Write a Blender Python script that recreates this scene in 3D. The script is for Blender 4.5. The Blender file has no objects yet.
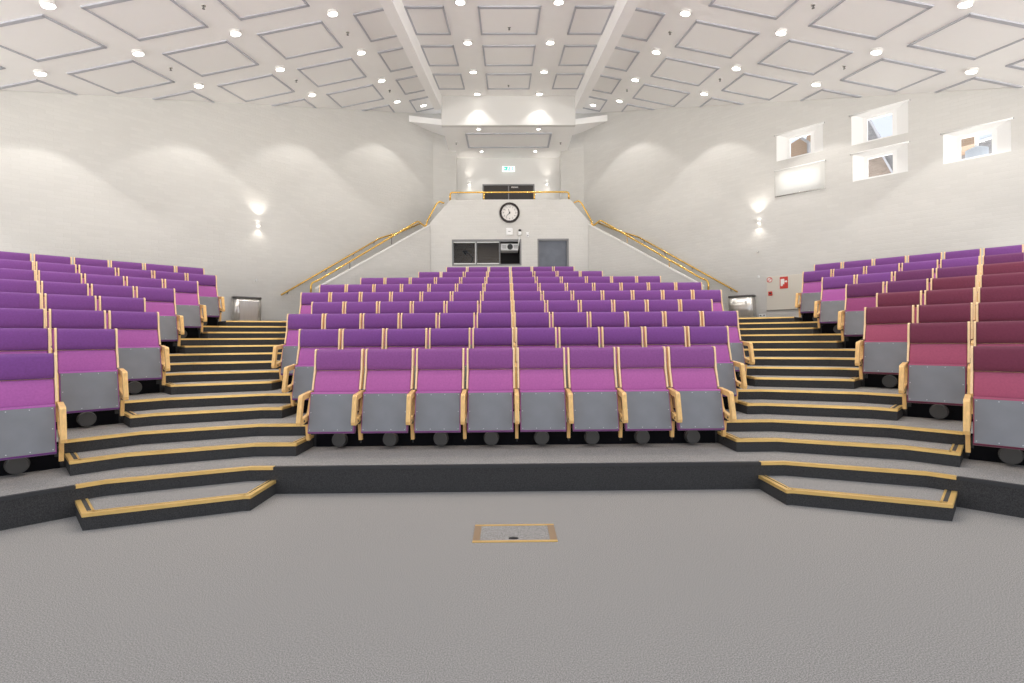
import bpy, bmesh, math, random
from mathutils import Vector, Matrix
random.seed(4)
C = bpy.context.scene.collection
SQ = math.sqrt(2.0)
R = math.radians

# ------------------------------------------------------------------ place dimensions (metres)
CAM = (-0.0947, 0.0, 1.4056)
FPX = 503.7
YAW, ROLL, CYO = 0.0096, -0.0074, -1.39
RISE = 0.245                     # one seating tier
PITCH = 0.9203
W = 0.55                         # seat spacing
YB1, PB1 = 5.535, 6.243          # back-rest tops of the first rows: middle block, wings
S_WALL = 20.43                   # |X| + Y of the diagonal walls
S_BAL = 18.37                    # stair balustrades, parallel to them
C0, CT, CA, XB = 6.30, 0.1772, 0.2044, 2.348     # ceiling height, its slope upward to the back, fall of the side slopes, beam line
LY0, LP = 9.81, 1.917            # lamp grid
LX1, LXP = 3.445, 1.878
Y_BOOTH = 15.9
Z_GAL, Z_SOF = 5.1, 8.19
def yk(k): return 4.675 + 0.918 * (k - 1)
def pk(k): return 5.475 + 0.905 * (k - 1)
def ceil_z(x, y): return C0 + CT * y - CA * max(0.0, abs(x) - XB)

# ------------------------------------------------------------------ materials
def mat(name, col, rough=0.6, metal=0.0, noise=None, bump=None, spec=0.5, emit=None, sheen=0.0):
    m = bpy.data.materials.new(name); m.use_nodes = True
    nt = m.node_tree; b = nt.nodes['Principled BSDF']
    b.inputs['Base Color'].default_value = (*col, 1); b.inputs['Roughness'].default_value = rough
    b.inputs['Metallic'].default_value = metal; b.inputs['Specular IOR Level'].default_value = spec
    if sheen: b.inputs['Sheen Weight'].default_value = sheen
    if emit: b.inputs['Emission Color'].default_value = (*emit[0], 1); b.inputs['Emission Strength'].default_value = emit[1]
    if noise or bump:
        tc = nt.nodes.new('ShaderNodeTexCoord')
    if noise:                     # (scale, amount, detail, stretch)
        sc, am, det = noise[:3]
        mp = nt.nodes.new('ShaderNodeMapping'); nt.links.new(tc.outputs['Object'], mp.inputs['Vector'])
        if len(noise) > 3: mp.inputs['Scale'].default_value = noise[3]
        n = nt.nodes.new('ShaderNodeTexNoise'); n.inputs['Scale'].default_value = sc; n.inputs['Detail'].default_value = det
        nt.links.new(mp.outputs['Vector'], n.inputs['Vector'])
        r = nt.nodes.new('ShaderNodeValToRGB')
        r.color_ramp.elements[0].position = 0.3; r.color_ramp.elements[1].position = 0.7
        r.color_ramp.elements[0].color = (*[c * (1 - am) for c in col], 1)
        r.color_ramp.elements[1].color = (*[min(1, c * (1 + am)) for c in col], 1)
        nt.links.new(n.outputs['Fac'], r.inputs['Fac']); nt.links.new(r.outputs['Color'], b.inputs['Base Color'])
    if bump:
        sc, st, di = bump
        n2 = nt.nodes.new('ShaderNodeTexNoise'); n2.inputs['Scale'].default_value = sc; n2.inputs['Detail'].default_value = 3
        nt.links.new(tc.outputs['Object'], n2.inputs['Vector'])
        bp = nt.nodes.new('ShaderNodeBump'); bp.inputs['Strength'].default_value = st; bp.inputs['Distance'].default_value = di
        nt.links.new(n2.outputs['Fac'], bp.inputs['Height']); nt.links.new(bp.outputs['Normal'], b.inputs['Normal'])
    return m

def brick_mat(name, col, mortar, size=(0.26, 0.08), bump=0.35, rough=0.7):
    m = bpy.data.materials.new(name); m.use_nodes = True
    nt = m.node_tree; b = nt.nodes['Principled BSDF']; b.inputs['Roughness'].default_value = rough
    tc = nt.nodes.new('ShaderNodeTexCoord'); sp = nt.nodes.new('ShaderNodeSeparateXYZ'); cb = nt.nodes.new('ShaderNodeCombineXYZ')
    nt.links.new(tc.outputs['Object'], sp.inputs[0])
    nt.links.new(sp.outputs['X'], cb.inputs['X']); nt.links.new(sp.outputs['Z'], cb.inputs['Y'])
    br = nt.nodes.new('ShaderNodeTexBrick'); nt.links.new(cb.outputs[0], br.inputs['Vector'])
    br.inputs['Scale'].default_value = 1.0; br.inputs['Brick Width'].default_value = size[0]; br.inputs['Row Height'].default_value = size[1]
    br.inputs['Mortar Size'].default_value = 0.006; br.inputs['Mortar Smooth'].default_value = 0.4
    br.inputs['Color1'].default_value = (*col, 1); br.inputs['Color2'].default_value = (*[c * 0.955 for c in col], 1)
    br.inputs['Mortar'].default_value = (*mortar, 1)
    nt.links.new(br.outputs['Color'], b.inputs['Base Color'])
    n = nt.nodes.new('ShaderNodeTexNoise'); n.inputs['Scale'].default_value = 18; nt.links.new(tc.outputs['Object'], n.inputs['Vector'])
    mx = nt.nodes.new('ShaderNodeMath'); mx.operation = 'MULTIPLY_ADD'; mx.inputs[1].default_value = -1.0
    nt.links.new(br.outputs['Fac'], mx.inputs[0]); nt.links.new(n.outputs['Fac'], mx.inputs[2])
    bp = nt.nodes.new('ShaderNodeBump'); bp.inputs['Strength'].default_value = bump; bp.inputs['Distance'].default_value = 0.008
    nt.links.new(mx.outputs[0], bp.inputs['Height']); nt.links.new(bp.outputs['Normal'], b.inputs['Normal'])
    return m

M = {}
M['carpet'] = mat('grey loop carpet', (0.315, 0.295, 0.272), 0.95, noise=(170, 0.42, 2), spec=0.1)
M['tread'] = mat('tier carpet', (0.30, 0.283, 0.264), 0.95, noise=(170, 0.4, 2), spec=0.1)
M['riser'] = mat('dark slate carpet', (0.058, 0.056, 0.055), 0.95, noise=(150, 0.35, 3), spec=0.1)  # tier carpet with the risers' shade painted into its colour
M['plinth'] = mat('black plinth cloth', (0.009, 0.009, 0.011), 0.9, spec=0.1)
M['edge'] = mat('black edge trim', (0.03, 0.03, 0.032), 0.5)
M['brass'] = mat('brass nosing', (0.88, 0.58, 0.20), 0.33, metal=0.45, noise=(6, 0.06, 2))
M['tube'] = mat('polished brass tube', (0.78, 0.50, 0.13), 0.25, metal=0.85)
M['insert'] = mat('anti slip insert', (0.05, 0.045, 0.04), 0.8)
M['wall'] = brick_mat('white painted brick', (0.615, 0.602, 0.575), (0.585, 0.572, 0.545))
M['plaster'] = mat('white plaster', (0.70, 0.69, 0.67), 0.8, bump=(40, 0.05, 0.002))
M['ceiling'] = mat('white ceiling board', (0.925, 0.915, 0.905), 0.85, noise=(3, 0.012, 3))
M['panel'] = mat('acoustic panel', (0.905, 0.895, 0.885), 0.9, bump=(150, 0.12, 0.002))
M['strip'] = mat('grey panel strip', (0.47, 0.475, 0.52), 0.6)
M['white'] = mat('white lacquer', (0.80, 0.79, 0.77), 0.45)
M['reveal'] = mat('white reveal paint', (.86, .86, .85), .6)
M['whiteplastic'] = mat('white plastic', (0.82, 0.82, 0.82), 0.4)
M['blackp'] = mat('black plastic', (0.012, 0.012, 0.012), 0.4)
M['rubber'] = mat('black rubber', (0.02, 0.02, 0.02), 0.6)
M['ventm'] = mat('dark vent lacquer', (0.07, 0.066, 0.06), 0.45)
M['wood'] = mat('beech wood', (0.85, 0.52, 0.19), 0.42, noise=(9, 0.14, 4, (6, 6, 1)))
M['ply'] = mat('beech ply edge', (0.88, 0.61, 0.33), 0.45, noise=(9, 0.1, 4, (6, 6, 1)))
M['board'] = mat('grey seat board', (0.205, 0.208, 0.222), 0.5, noise=(5, 0.07, 3))
M['screw'] = mat('screw head', (0.6, 0.6, 0.6), 0.35, metal=0.8)
FAB = {}
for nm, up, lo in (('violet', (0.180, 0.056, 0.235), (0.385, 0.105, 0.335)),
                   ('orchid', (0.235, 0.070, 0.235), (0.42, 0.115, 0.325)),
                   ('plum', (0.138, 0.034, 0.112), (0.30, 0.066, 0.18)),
                   ('burgundy', (0.155, 0.031, 0.060), (0.36, 0.080, 0.140))):  # last two: warm light on violet cloth painted in as redder fabric
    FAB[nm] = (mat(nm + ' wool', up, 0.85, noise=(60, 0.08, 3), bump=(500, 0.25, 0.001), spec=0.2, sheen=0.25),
               mat(nm + ' wool light', lo, 0.85, noise=(60, 0.07, 3), bump=(500, 0.25, 0.001), spec=0.2, sheen=0.2))  # lighter cloth: light on the upturned lower pads painted into the colour
M['steel'] = mat('brushed steel', (0.62, 0.60, 0.57), 0.28, metal=0.95, noise=(3, 0.05, 2, (20, 20, 1)))
M['steeldark'] = mat('dark steel rim', (0.16, 0.155, 0.15), 0.4, metal=0.6)
M['greyframe'] = mat('grey metal frame', (0.20, 0.20, 0.205), 0.45)
M['doorblue'] = mat('slate blue door', (0.125, 0.138, 0.168), 0.5, noise=(4, 0.12, 3))
M['doordark'] = mat('dark brown door', (0.035, 0.030, 0.028), 0.4)
M['boothwall'] = mat('dim brown booth wall', (0.16, 0.13, 0.105), 0.8, noise=(2, 0.25, 3, (1, 1, 12)))  # brown bands paint the hall's reflection in the glass onto the wall
M['boothdark'] = mat('black booth cloth', (0.02, 0.018, 0.018), 0.8)
M['red'] = mat('red sign', (0.62, 0.035, 0.022), 0.4)
M['signwhite'] = mat('sign white', (0.85, 0.83, 0.80), 0.4)
M['creamdoor'] = mat('cream cabinet', (0.66, 0.62, 0.545), 0.55)
M['clockface'] = mat('clock face', (0.74, 0.71, 0.68), 0.4)
M['clockrim'] = mat('dark clock rim', (0.022, 0.014, 0.012), 0.3)
M['exitgreen'] = mat('exit green', (0.02, 0.30, 0.22), 0.4, emit=((0.06, 0.55, 0.42), 0.9))
M['exitwhite'] = mat('exit white', (0.8, 0.85, 0.82), 0.4, emit=((0.85, 1.0, 0.95), 1.0))
M['lamp'] = mat('lit diffuser', (0.9, 0.9, 0.9), 0.4, emit=((1.0, 0.95, 0.88), 9.0))
M['lampring'] = mat('white lamp ring', (0.78, 0.76, 0.74), 0.35)
M['chrome'] = mat('satin nickel', (0.55, 0.54, 0.52), 0.25, metal=0.9)
M['blind'] = mat('white blind cloth', (0.84, 0.83, 0.81), 0.8)
M['redbrick'] = brick_mat('neighbour brick', (0.30, 0.215, 0.155), (0.30, 0.26, 0.22), bump=0.5)
M['roof'] = mat('grey brown roof', (0.30, 0.25, 0.215), 0.8, noise=(5, 0.25, 4, (1, 1, 8)))
M['roofgrey'] = mat('grey roof felt', (0.28, 0.28, 0.29), 0.8, noise=(8, 0.2, 4))
M['ductm'] = mat('galvanised duct', (0.62, 0.66, 0.70), 0.4, metal=0.2)
nt = M['blind'].node_tree; bs = nt.nodes['Principled BSDF']; tl = nt.nodes.new('ShaderNodeBsdfTranslucent'); tl.inputs['Color'].default_value = (.9, .9, .88, 1)
mxb = nt.nodes.new('ShaderNodeMixShader'); mxb.inputs[0].default_value = .6
nt.links.new(bs.outputs[0], mxb.inputs[1]); nt.links.new(tl.outputs[0], mxb.inputs[2]); nt.links.new(mxb.outputs[0], nt.nodes['Material Output'].inputs[0])
g = bpy.data.materials.new('window glass'); g.use_nodes = True
nt = g.node_tree; nt.nodes.clear()
o_ = nt.nodes.new('ShaderNodeOutputMaterial'); tr = nt.nodes.new('ShaderNodeBsdfTransparent'); gl = nt.nodes.new('ShaderNodeBsdfGlossy')
gl.inputs['Roughness'].default_value = 0.02; fr = nt.nodes.new('ShaderNodeFresnel'); fr.inputs['IOR'].default_value = 1.45; mx = nt.nodes.new('ShaderNodeMixShader')
mg = nt.nodes.new('ShaderNodeMath'); mg.operation = 'MULTIPLY'; mg.inputs[1].default_value = .35; nt.links.new(fr.outputs[0], mg.inputs[0]); nt.links.new(mg.outputs[0], mx.inputs[0]); nt.links.new(tr.outputs[0], mx.inputs[1]); nt.links.new(gl.outputs[0], mx.inputs[2]); nt.links.new(mx.outputs[0], o_.inputs[0])
M['glass'] = g

# ------------------------------------------------------------------ mesh helpers
def box(bm, x0, x1, y0, y1, z0, z1, mi=0, bev=0.0, seg=2):
    vs = [bm.verts.new((x, y, z)) for x in (x0, x1) for y in (y0, y1) for z in (z0, z1)]
    fs = [bm.faces.new([vs[i] for i in q]) for q in ((0, 1, 3, 2), (4, 6, 7, 5), (0, 4, 5, 1), (2, 3, 7, 6), (0, 2, 6, 4), (1, 5, 7, 3))]
    for f in fs: f.material_index = mi
    if bev:
        es = {e for f in fs for e in f.edges}
        r = bmesh.ops.bevel(bm, geom=list(es), offset=bev, segments=seg, affect='EDGES', profile=0.5)
        for f in r['faces']: f.material_index = mi
    return fs

def loft(bm, a, b, mi=0, side=None, smooth=False):
    """prism between two matching outlines a and b (lists of 3-D points)"""
    va = [bm.verts.new(p) for p in a]; vb = [bm.verts.new(p) for p in b]; n = len(a)
    f1 = bm.faces.new(va[::-1]); f2 = bm.faces.new(vb)
    f1.material_index = f2.material_index = mi
    out = []
    for i in range(n):
        f = bm.faces.new((va[i], va[(i + 1) % n], vb[(i + 1) % n], vb[i])); f.material_index = mi if side is None else side; f.smooth = smooth
        out.append(f)
    return f1, f2, out

def prism(bm, pts, z0, z1, mi=0, side=None):
    return loft(bm, [(x, y, z0) for x, y in pts], [(x, y, z1) for x, y in pts], mi, side)

def slab_x(bm, pts, x0, x1, mi=0):
    """outline in (y, z) given a width along x"""
    return loft(bm, [(x0, y, z) for y, z in pts], [(x1, y, z) for y, z in pts], mi)

def cyl(bm, p0, p1, r, n=20, mi=0, r2=None, smooth=True):
    p0, p1 = Vector(p0), Vector(p1); d = (p1 - p0).normalized()
    u = d.orthogonal().normalized(); v = d.cross(u); r2 = r if r2 is None else r2
    A = [p0 + (u * math.cos(2 * math.pi * i / n) + v * math.sin(2 * math.pi * i / n)) * r for i in range(n)]
    B = [p1 + (u * math.cos(2 * math.pi * i / n) + v * math.sin(2 * math.pi * i / n)) * r2 for i in range(n)]
    return loft(bm, A, B, mi, smooth=smooth)

def tube(bm, path, r, n=12, mi=0):
    """round bar along a polyline with rounded corners"""
    P = [Vector(p) for p in path]; Q = [P[0]]
    for i in range(1, len(P) - 1):
        a, b, c = P[i - 1], P[i], P[i + 1]; k = min(0.09, (b - a).length * 0.45, (c - b).length * 0.45)
        s = b + (a - b).normalized() * k; e = b + (c - b).normalized() * k
        for t in (0, 0.25, 0.5, 0.75, 1): Q.append(s * (1 - t) ** 2 + b * 2 * t * (1 - t) + e * t * t)
    Q.append(P[-1]); rings = []; u = None
    for i, q in enumerate(Q):
        d = (Q[min(i + 1, len(Q) - 1)] - Q[max(i - 1, 0)]).normalized()
        u = d.orthogonal().normalized() if u is None else (u - d * u.dot(d)).normalized()
        v = d.cross(u)
        rings.append([bm.verts.new(q + (u * math.cos(2 * math.pi * j / n) + v * math.sin(2 * math.pi * j / n)) * r) for j in range(n)])
    for a, b in zip(rings, rings[1:]):
        for j in range(n):
            f = bm.faces.new((a[j], a[(j + 1) % n], b[(j + 1) % n], b[j])); f.smooth = True; f.material_index = mi
    for rg, s in ((rings[0], -1), (rings[-1], 1)):
        f = bm.faces.new(rg[::s]); f.material_index = mi

def obj(name, bm, mats, parent=None, loc=None, rotz=None):
    bmesh.ops.recalc_face_normals(bm, faces=bm.faces[:])
    me = bpy.data.meshes.new(name); bm.to_mesh(me); bm.free()
    for m in (mats if isinstance(mats, (list, tuple)) else [mats]): me.materials.append(m)
    o = bpy.data.objects.new(name, me); C.objects.link(o)
    if parent is not None: o.parent = parent
    if loc is not None: o.location = loc
    if rotz is not None: o.rotation_euler = (0, 0, rotz)
    return o

def tag(o, label=None, cat=None, group=None, kind=None):
    if label: o['label'] = label
    if cat: o['category'] = cat
    if group: o['group'] = group
    if kind: o['kind'] = kind
    return o

def thing(name, label, cat, loc=(0, 0, 0), rotz=0.0, group=None):
    o = bpy.data.objects.new(name, None); C.objects.link(o); o.empty_display_size = 0.1
    o.location = loc; o.rotation_euler = (0, 0, rotz)
    return tag(o, label, cat, group)

def struct(name, bm, mats, loc=None, rotz=None): return tag(obj(name, bm, mats, None, loc, rotz), kind='structure')
def B(): return bmesh.new()
ORD = 'zeroth first second third fourth fifth sixth seventh eighth ninth tenth eleventh twelfth thirteenth fourteenth fifteenth sixteenth'.split()

def dup(root, loc, rotz, label, group=None):
    r = root.copy(); C.objects.link(r); r.location = loc; r.rotation_euler = (0, 0, rotz); r['label'] = label
    if group: r['group'] = group
    for ch in list(root.children):
        c = ch.copy(); C.objects.link(c); c.parent = r
        for gch in list(ch.children):
            d = gch.copy(); C.objects.link(d); d.parent = c
    return r

def project(p):
    X = Vector(p) - Vector(CAM); cy, sy = math.cos(YAW), math.sin(YAW)
    x = X.x * cy - X.y * sy; y = X.x * sy + X.y * cy
    if y < 0.05: return None
    return 512 + FPX * x / y, 340 - FPX * X.z / y

def wing(P, u, sg): return (sg * (P + u) / SQ, (P - u) / SQ)      # point of a wing: P outward from the room's corner axis, u along the row

# ------------------------------------------------------------------ camera
cd = bpy.data.cameras.new('camera'); cam = bpy.data.objects.new('camera', cd); C.objects.link(cam)
cam.location = CAM; cd.sensor_width = 36; cd.lens = FPX / 1024 * 36; cd.clip_start = 0.02; cd.clip_end = 300
cam.matrix_world = Matrix.Translation(CAM) @ Matrix.Rotation(-YAW, 4, 'Z') @ Matrix.Rotation(math.pi / 2, 4, 'X') @ Matrix.Rotation(-ROLL * -1, 4, 'Z')
cd.shift_y = CYO / 1024
bpy.context.scene.camera = cam

# ------------------------------------------------------------------ room shell
XS, YF = 12.4, 4.2
bm = B(); prism(bm, [(-XS, -1.5), (XS, -1.5), (XS, 8.0), (0, 20.4), (-XS, 8.0)], -0.12, 0.0)
struct('floor', bm, M['carpet'])

def grid_wall(bm, u0, u1, z0, z1, holes, y0, y1, mi=0):
    us = sorted({u0, u1, *[h[0] for h in holes], *[h[1] for h in holes]}); zs = sorted({z0, z1, *[h[2] for h in holes], *[h[3] for h in holes]})
    for a, b in zip(us, us[1:]):
        for c, d in zip(zs, zs[1:]):
            cu, cz = (a + b) / 2, (c + d) / 2
            if any(h[0] < cu < h[1] and h[2] < cz < h[3] for h in holes): continue
            box(bm, a, b, y0, y1, c, d, mi)
    bmesh.ops.remove_doubles(bm, verts=bm.verts[:], dist=1e-5)

PW = S_WALL / SQ
# windows of the diagonal wall: u range, z range of the recess
WIN = [(-4.40, -3.32, 6.10, 6.79), (-2.72, -1.63, 6.06, 6.78), (-2.70, -1.64, 5.18, 5.84), (-4.41, -3.30, 5.18, 5.84), (-1.03, 0.03, 5.19, 5.85)]
# the wall frames: local x runs along the wall (= u), local y outward
def wing_rot(sg): return R(-45) if sg > 0 else R(45)
def wl(sg, u, out, z):   # local coordinates on a diagonal wall
    return (sg * u, out, z)
UEND = 3.0; UCOR = -(PW - 2.60 * SQ)
for sg in (-1, 1):
    bm = B()
    holes = [(min(sg * a, sg * b), max(sg * a, sg * b), c, d) for a, b, c, d in WIN] if sg > 0 else []
    ua, ub = sorted((sg * UCOR, sg * UEND))
    grid_wall(bm, ua, ub, -0.1, 9.6, holes, 0.0, 0.24)
    struct('wall_left' if sg < 0 else 'wall_right', bm, M['wall'], loc=(sg * PW / SQ, PW / SQ, 0), rotz=wing_rot(sg))
# short return walls beside the gallery recess
bm = B()
for sg in (-1, 1): prism(bm, [(sg * 2.66, 17.77), (sg * 1.885, 18.14), (sg * 1.90, 18.32), (sg * 2.85, 17.95)], 1.6, 9.6)
struct('wall_return', bm, M['wall'])

# ceiling: middle strip and two falling side slopes
bm = B()
def cq(pts): loft(bm, [(x, y, ceil_z(x, y)) for x, y in pts], [(x, y, ceil_z(x, y) + 0.2) for x, y in pts])
cq([(-XB, YF), (XB, YF), (XB, 18.0), (-XB, 18.0)])
for sg in (-1, 1):
    q = [(sg * XB, YF), (sg * XS, YF), (sg * XS, S_WALL - XS), (sg * XB, S_WALL - XB)]
    cq(q if sg > 0 else q[::-1])
struct('ceiling', bm, M['ceiling'])
for sg in (-1, 1):
    bm = B(); x0, x1 = sg * 2.10, sg * 2.33
    def bp(y): return [(x0, y, ceil_z(0, y) - 0.43), (x1, y, ceil_z(0, y) - 0.43), (x1, y, ceil_z(0, y) + 0.02), (x0, y, ceil_z(0, y) + 0.02)]
    loft(bm, bp(YF), bp(15.95)); struct('ceiling_beam', bm, M['ceiling'])
    bm = B()
    bot = [(sg * 3.36, 17.06, 8.82), (sg * 2.08, 17.02, 8.66), (sg * 2.08, 17.95, 8.66), (sg * 2.60, 17.95, 8.74)]
    loft(bm, bot, [(x, y, z + (.21 if abs(x) > 3 else .19)) for x, y, z in bot])
    struct('ceiling_soffit', bm, M['ceiling'])
# bulkhead over the booth and the gallery ceiling behind it
bm = B(); box(bm, -2.115, 2.115, Y_BOOTH, Y_BOOTH + 0.15, Z_SOF, 9.2); struct('wall_bulkhead', bm, M['plaster'])
bm = B(); box(bm, -2.115, 2.115, Y_BOOTH + 0.15, 18.15, Z_SOF, Z_SOF + 0.15); box(bm, -1.9, 1.9, 18.15, 18.9, Z_SOF, Z_SOF + 0.15)
struct('ceiling_gallery', bm, M['ceiling'])
# gallery: back wall, sides, floor
DX0, DX1, DZ1 = -0.97, 0.965, 7.21
bm = B(); grid_wall(bm, -2.0, 2.0, 4.9, 8.4, [(DX0, DX1, Z_GAL, DZ1)], 18.75, 18.95)
for sg in (-1, 1): box(bm, *sorted((sg * 1.90, sg * 2.05)), 18.18, 18.8, 4.9, 8.4)
struct('wall_gallery', bm, M['plaster'])
bm = B(); box(bm, -2.6, 2.6, 16.05, 18.9, Z_GAL - 0.15, Z_GAL); struct('floor_gallery', bm, M['carpet'])
# booth front wall with window and door openings
BW = (-1.815, 0.375, 3.76, 4.59); BD = (0.885, 1.875, 2.45, 4.60)
bm = B(); grid_wall(bm, -2.50, 2.53, 1.4, 5.12, [BW, BD], Y_BOOTH, Y_BOOTH + 0.18)
loft(bm, [(-2.50, Y_BOOTH, 5.12), (2.53, Y_BOOTH, 5.12), (1.92, Y_BOOTH, 5.845), (-1.85, Y_BOOTH, 5.845)],
     [(-2.50, Y_BOOTH + .18, 5.12), (2.53, Y_BOOTH + .18, 5.12), (1.92, Y_BOOTH + .18, 5.845), (-1.85, Y_BOOTH + .18, 5.845)])
struct('wall_booth', bm, M['wall'])
# room inside the booth
bm = B(); box(bm, -2.4, 2.4, 17.5, 17.6, 2.4, 5.0); box(bm, -2.45, -2.35, 16.08, 17.6, 2.4, 5.0); box(bm, 0.60, 0.70, 16.08, 17.6, 2.4, 5.0)
box(bm, 2.3, 2.4, 16.08, 17.6, 2.4, 5.0)
struct('wall_booth_interior', bm, M['boothwall'])
bm = B(); box(bm, -2.4, 2.4, 16.06, 17.6, 4.86, 4.92); struct('ceiling_booth', bm, M['boothdark'])
# stair balustrades: low brick walls with sloping tops, white caps
for sg in (-1, 1):
    pb = S_BAL / SQ
    u_hi = -(pb - 2.50 * SQ); u_lo = -(5.07 * -1 + 13.3) / SQ
    def zt(u): return 5.03 + (u - u_hi) / (u_lo - u_hi) * (2.80 - 5.03)
    bm = B(); loft(bm, [(sg * u_hi, 0, 1.3), (sg * u_lo, 0, 1.3), (sg * u_lo, 0, zt(u_lo)), (sg * u_hi, 0, zt(u_hi))],
                   [(sg * u_hi, .15, 1.3), (sg * u_lo, .15, 1.3), (sg * u_lo, .15, zt(u_lo)), (sg * u_hi, .15, zt(u_hi))])
    w = struct('wall_stair_left' if sg < 0 else 'wall_stair_right', bm, M['wall'], loc=(sg * pb / SQ, pb / SQ, 0), rotz=wing_rot(sg))
    bm = B(); loft(bm, [(sg * u_hi, -.015, zt(u_hi)), (sg * u_lo, -.015, zt(u_lo)), (sg * u_lo, -.015, zt(u_lo) + .035), (sg * u_hi, -.015, zt(u_hi) + .035)],
                   [(sg * u_hi, .165, zt(u_hi)), (sg * u_lo, .165, zt(u_lo)), (sg * u_lo, .165, zt(u_lo) + .035), (sg * u_hi, .165, zt(u_hi) + .035)])
    obj('trim_cap', bm, M['white'], w)
# stairs behind the balustrades
for sg in (-1, 1):
    bm = B(); n = 18; pb = S_BAL / SQ + .16; u_lo, u_hi = -5.5, -9.15
    for i in range(n):
        a = u_lo + (u_hi - u_lo) * i / n; b = u_lo + (u_hi - u_lo) * (i + 1) / n
        ztop = 1.84 + 2.1 * (i + 1) / n
        x0, x1 = sorted((sg * a, sg * b)); box(bm, x0, x1, 0.17, 1.40, ztop - 0.4, ztop)
    struct('floor_stair', bm, M['tread'], loc=(sg * S_BAL / 2, S_BAL / 2, 0), rotz=wing_rot(sg))

# ------------------------------------------------------------------ seating tiers
CH = 0.58
def contour(Y, P, ua=None, ub=None, full=3.4):
    """left end to right end of a tier edge; ua/ub cut the wings"""
    cx = SQ * P - Y
    pts = [wing(P, full, -1)] + [(-(cx + CH / SQ), Y - CH / SQ), (-(cx - CH), Y), (cx - CH, Y), (cx + CH / SQ, Y - CH / SQ)] + [wing(P, full, 1)]
    return pts
for k in range(1, 8):
    a = contour(yk(k), pk(k)); b = contour(yk(k + 1) + .03, pk(k + 1) + .03)
    bm = B(); z0, z1 = RISE * (k - 1) - 0.12, RISE * k
    if k == 7: b = [wing(14.2, 3.4, -1), wing(14.2, -3.0, -1), (-3.2, 13.0), (3.2, 13.0), wing(14.2, -3.0, 1), wing(14.2, 3.4, 1)]
    for i in range(5):
        q = [a[i], a[i + 1], b[i + 1], b[i]]
        loft(bm, [(x, y, z0) for x, y in q], [(x, y, z1) for x, y in q], 0, 0)
    bmesh.ops.remove_doubles(bm, verts=bm.verts[:], dist=1e-5)
    for f in bm.faces: f.material_index = 0 if f.normal.z > 0.5 else 1
    bm.normal_update()
    for f in bm.faces: f.material_index = 0 if abs(f.normal.z) > 0.5 else 1
    st = struct('floor_tier', bm, [M['tread'], M['riser']])
    # black edge strip along the open front of the lowest tier
    if k == 1:
        bm = B(); cx0 = 4 * W + .06
        for s0, s1 in (((-cx0, yk(1)), (cx0, yk(1))),):
            box(bm, s0[0], s1[0], s0[1] - .006, s0[1] + .035, z1 - .022, z1 + .006)
        for sg in (-1, 1):
            p0, p1 = wing(pk(1), -.36, sg), wing(pk(1), 3.3, sg); d = Vector((p1[0] - p0[0], p1[1] - p0[1], 0)).normalized(); n = Vector((sg, 1, 0)).normalized()
            A = [Vector((*p0, z1 - .022)) - n * .006, Vector((*p0, z1 - .022)) + n * .035, Vector((*p0, z1 + .006)) + n * .035, Vector((*p0, z1 + .006)) - n * .006]
            Lg = (Vector(p1) - Vector(p0)).length
            loft(bm, A, [v + d * Lg for v in A])
        obj('trim_edge', bm, M['edge'], st)
for k in (8, 9, 10):       # upper tiers of the middle block and of the wings
    bm = B(); wd = 3.35
    y1 = yk(k + 1) + .05 if k < 10 else Y_BOOTH
    q = [(-wd, yk(k)), (wd, yk(k)), (wd if k < 10 else 2.45, y1), (-(wd if k < 10 else 2.45), y1)]
    prism(bm, q, RISE * (k - 1) - .3, RISE * k, 0, 1)
    if k == 8:
        for sg in (-1, 1):
            q = [wing(pk(8), -3.15, sg), wing(pk(8), 3.4, sg), wing(14.2, 3.4, sg), wing(14.2, -3.15, sg)]
            prism(bm, q, RISE * 7 - .1, RISE * 8, 0, 1)
    struct('floor_tier', bm, [M['tread'], M['riser']])

# end positions of the rows: seats each side of the middle line, seats missing at the wing's aisle end
N_MID = [4, 5, 6, 6, 7, 7, 6, 4, 3]
N_WING = [0, 1, 2, 2, 3, 4, 5, 5]
def u_end(k): return -.325 - .008 * (k - 2) - W * N_WING[k - 1]

# aisle steps with brass nosings
def cut_contour(Y, P, xi, uo, sg):
    cx = SQ * P - Y
    a, b = (cx - CH, Y), (cx + CH / SQ, Y - CH / SQ)
    pts = []
    if xi < a[0] - .02: pts += [(xi, Y), a]
    else: pts += [(xi, Y - (xi - a[0]) * math.tan(R(22.5)))]
    e = ((P + uo) / SQ, (P - uo) / SQ)
    if e[0] > b[0] + .03: pts += [b, e]
    else: pts += [e]
    return [(sg * x, y) for x, y in pts]
def strip(bm, path, off0, off1, z0, z1, mi):
    """flat bar following a polyline in plan, offset inward (away from the stage)"""
    n = len(path); D = [(Vector(path[i + 1]) - Vector(path[i])).normalized() for i in range(n - 1)]
    def nrm(i):
        ds = [D[j] for j in (i - 1, i) if 0 <= j < n - 1]; d = sum(ds, Vector((0, 0))).normalized()
        v = Vector((-d.y, d.x)); v = v if v.y > 0 else -v
        return v / max(.5, v.dot(Vector((-ds[0].y, ds[0].x)) if Vector((-ds[0].y, ds[0].x)).y > 0 else -Vector((-ds[0].y, ds[0].x))))
    for i in range(n - 1):
        p, q, a, b = Vector(path[i]), Vector(path[i + 1]), nrm(i), nrm(i + 1)
        c = [p + a * off0, q + b * off0, q + b * off1, p + a * off1]
        loft(bm, [(v.x, v.y, z0) for v in c], [(v.x, v.y, z1) for v in c], mi)
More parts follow.
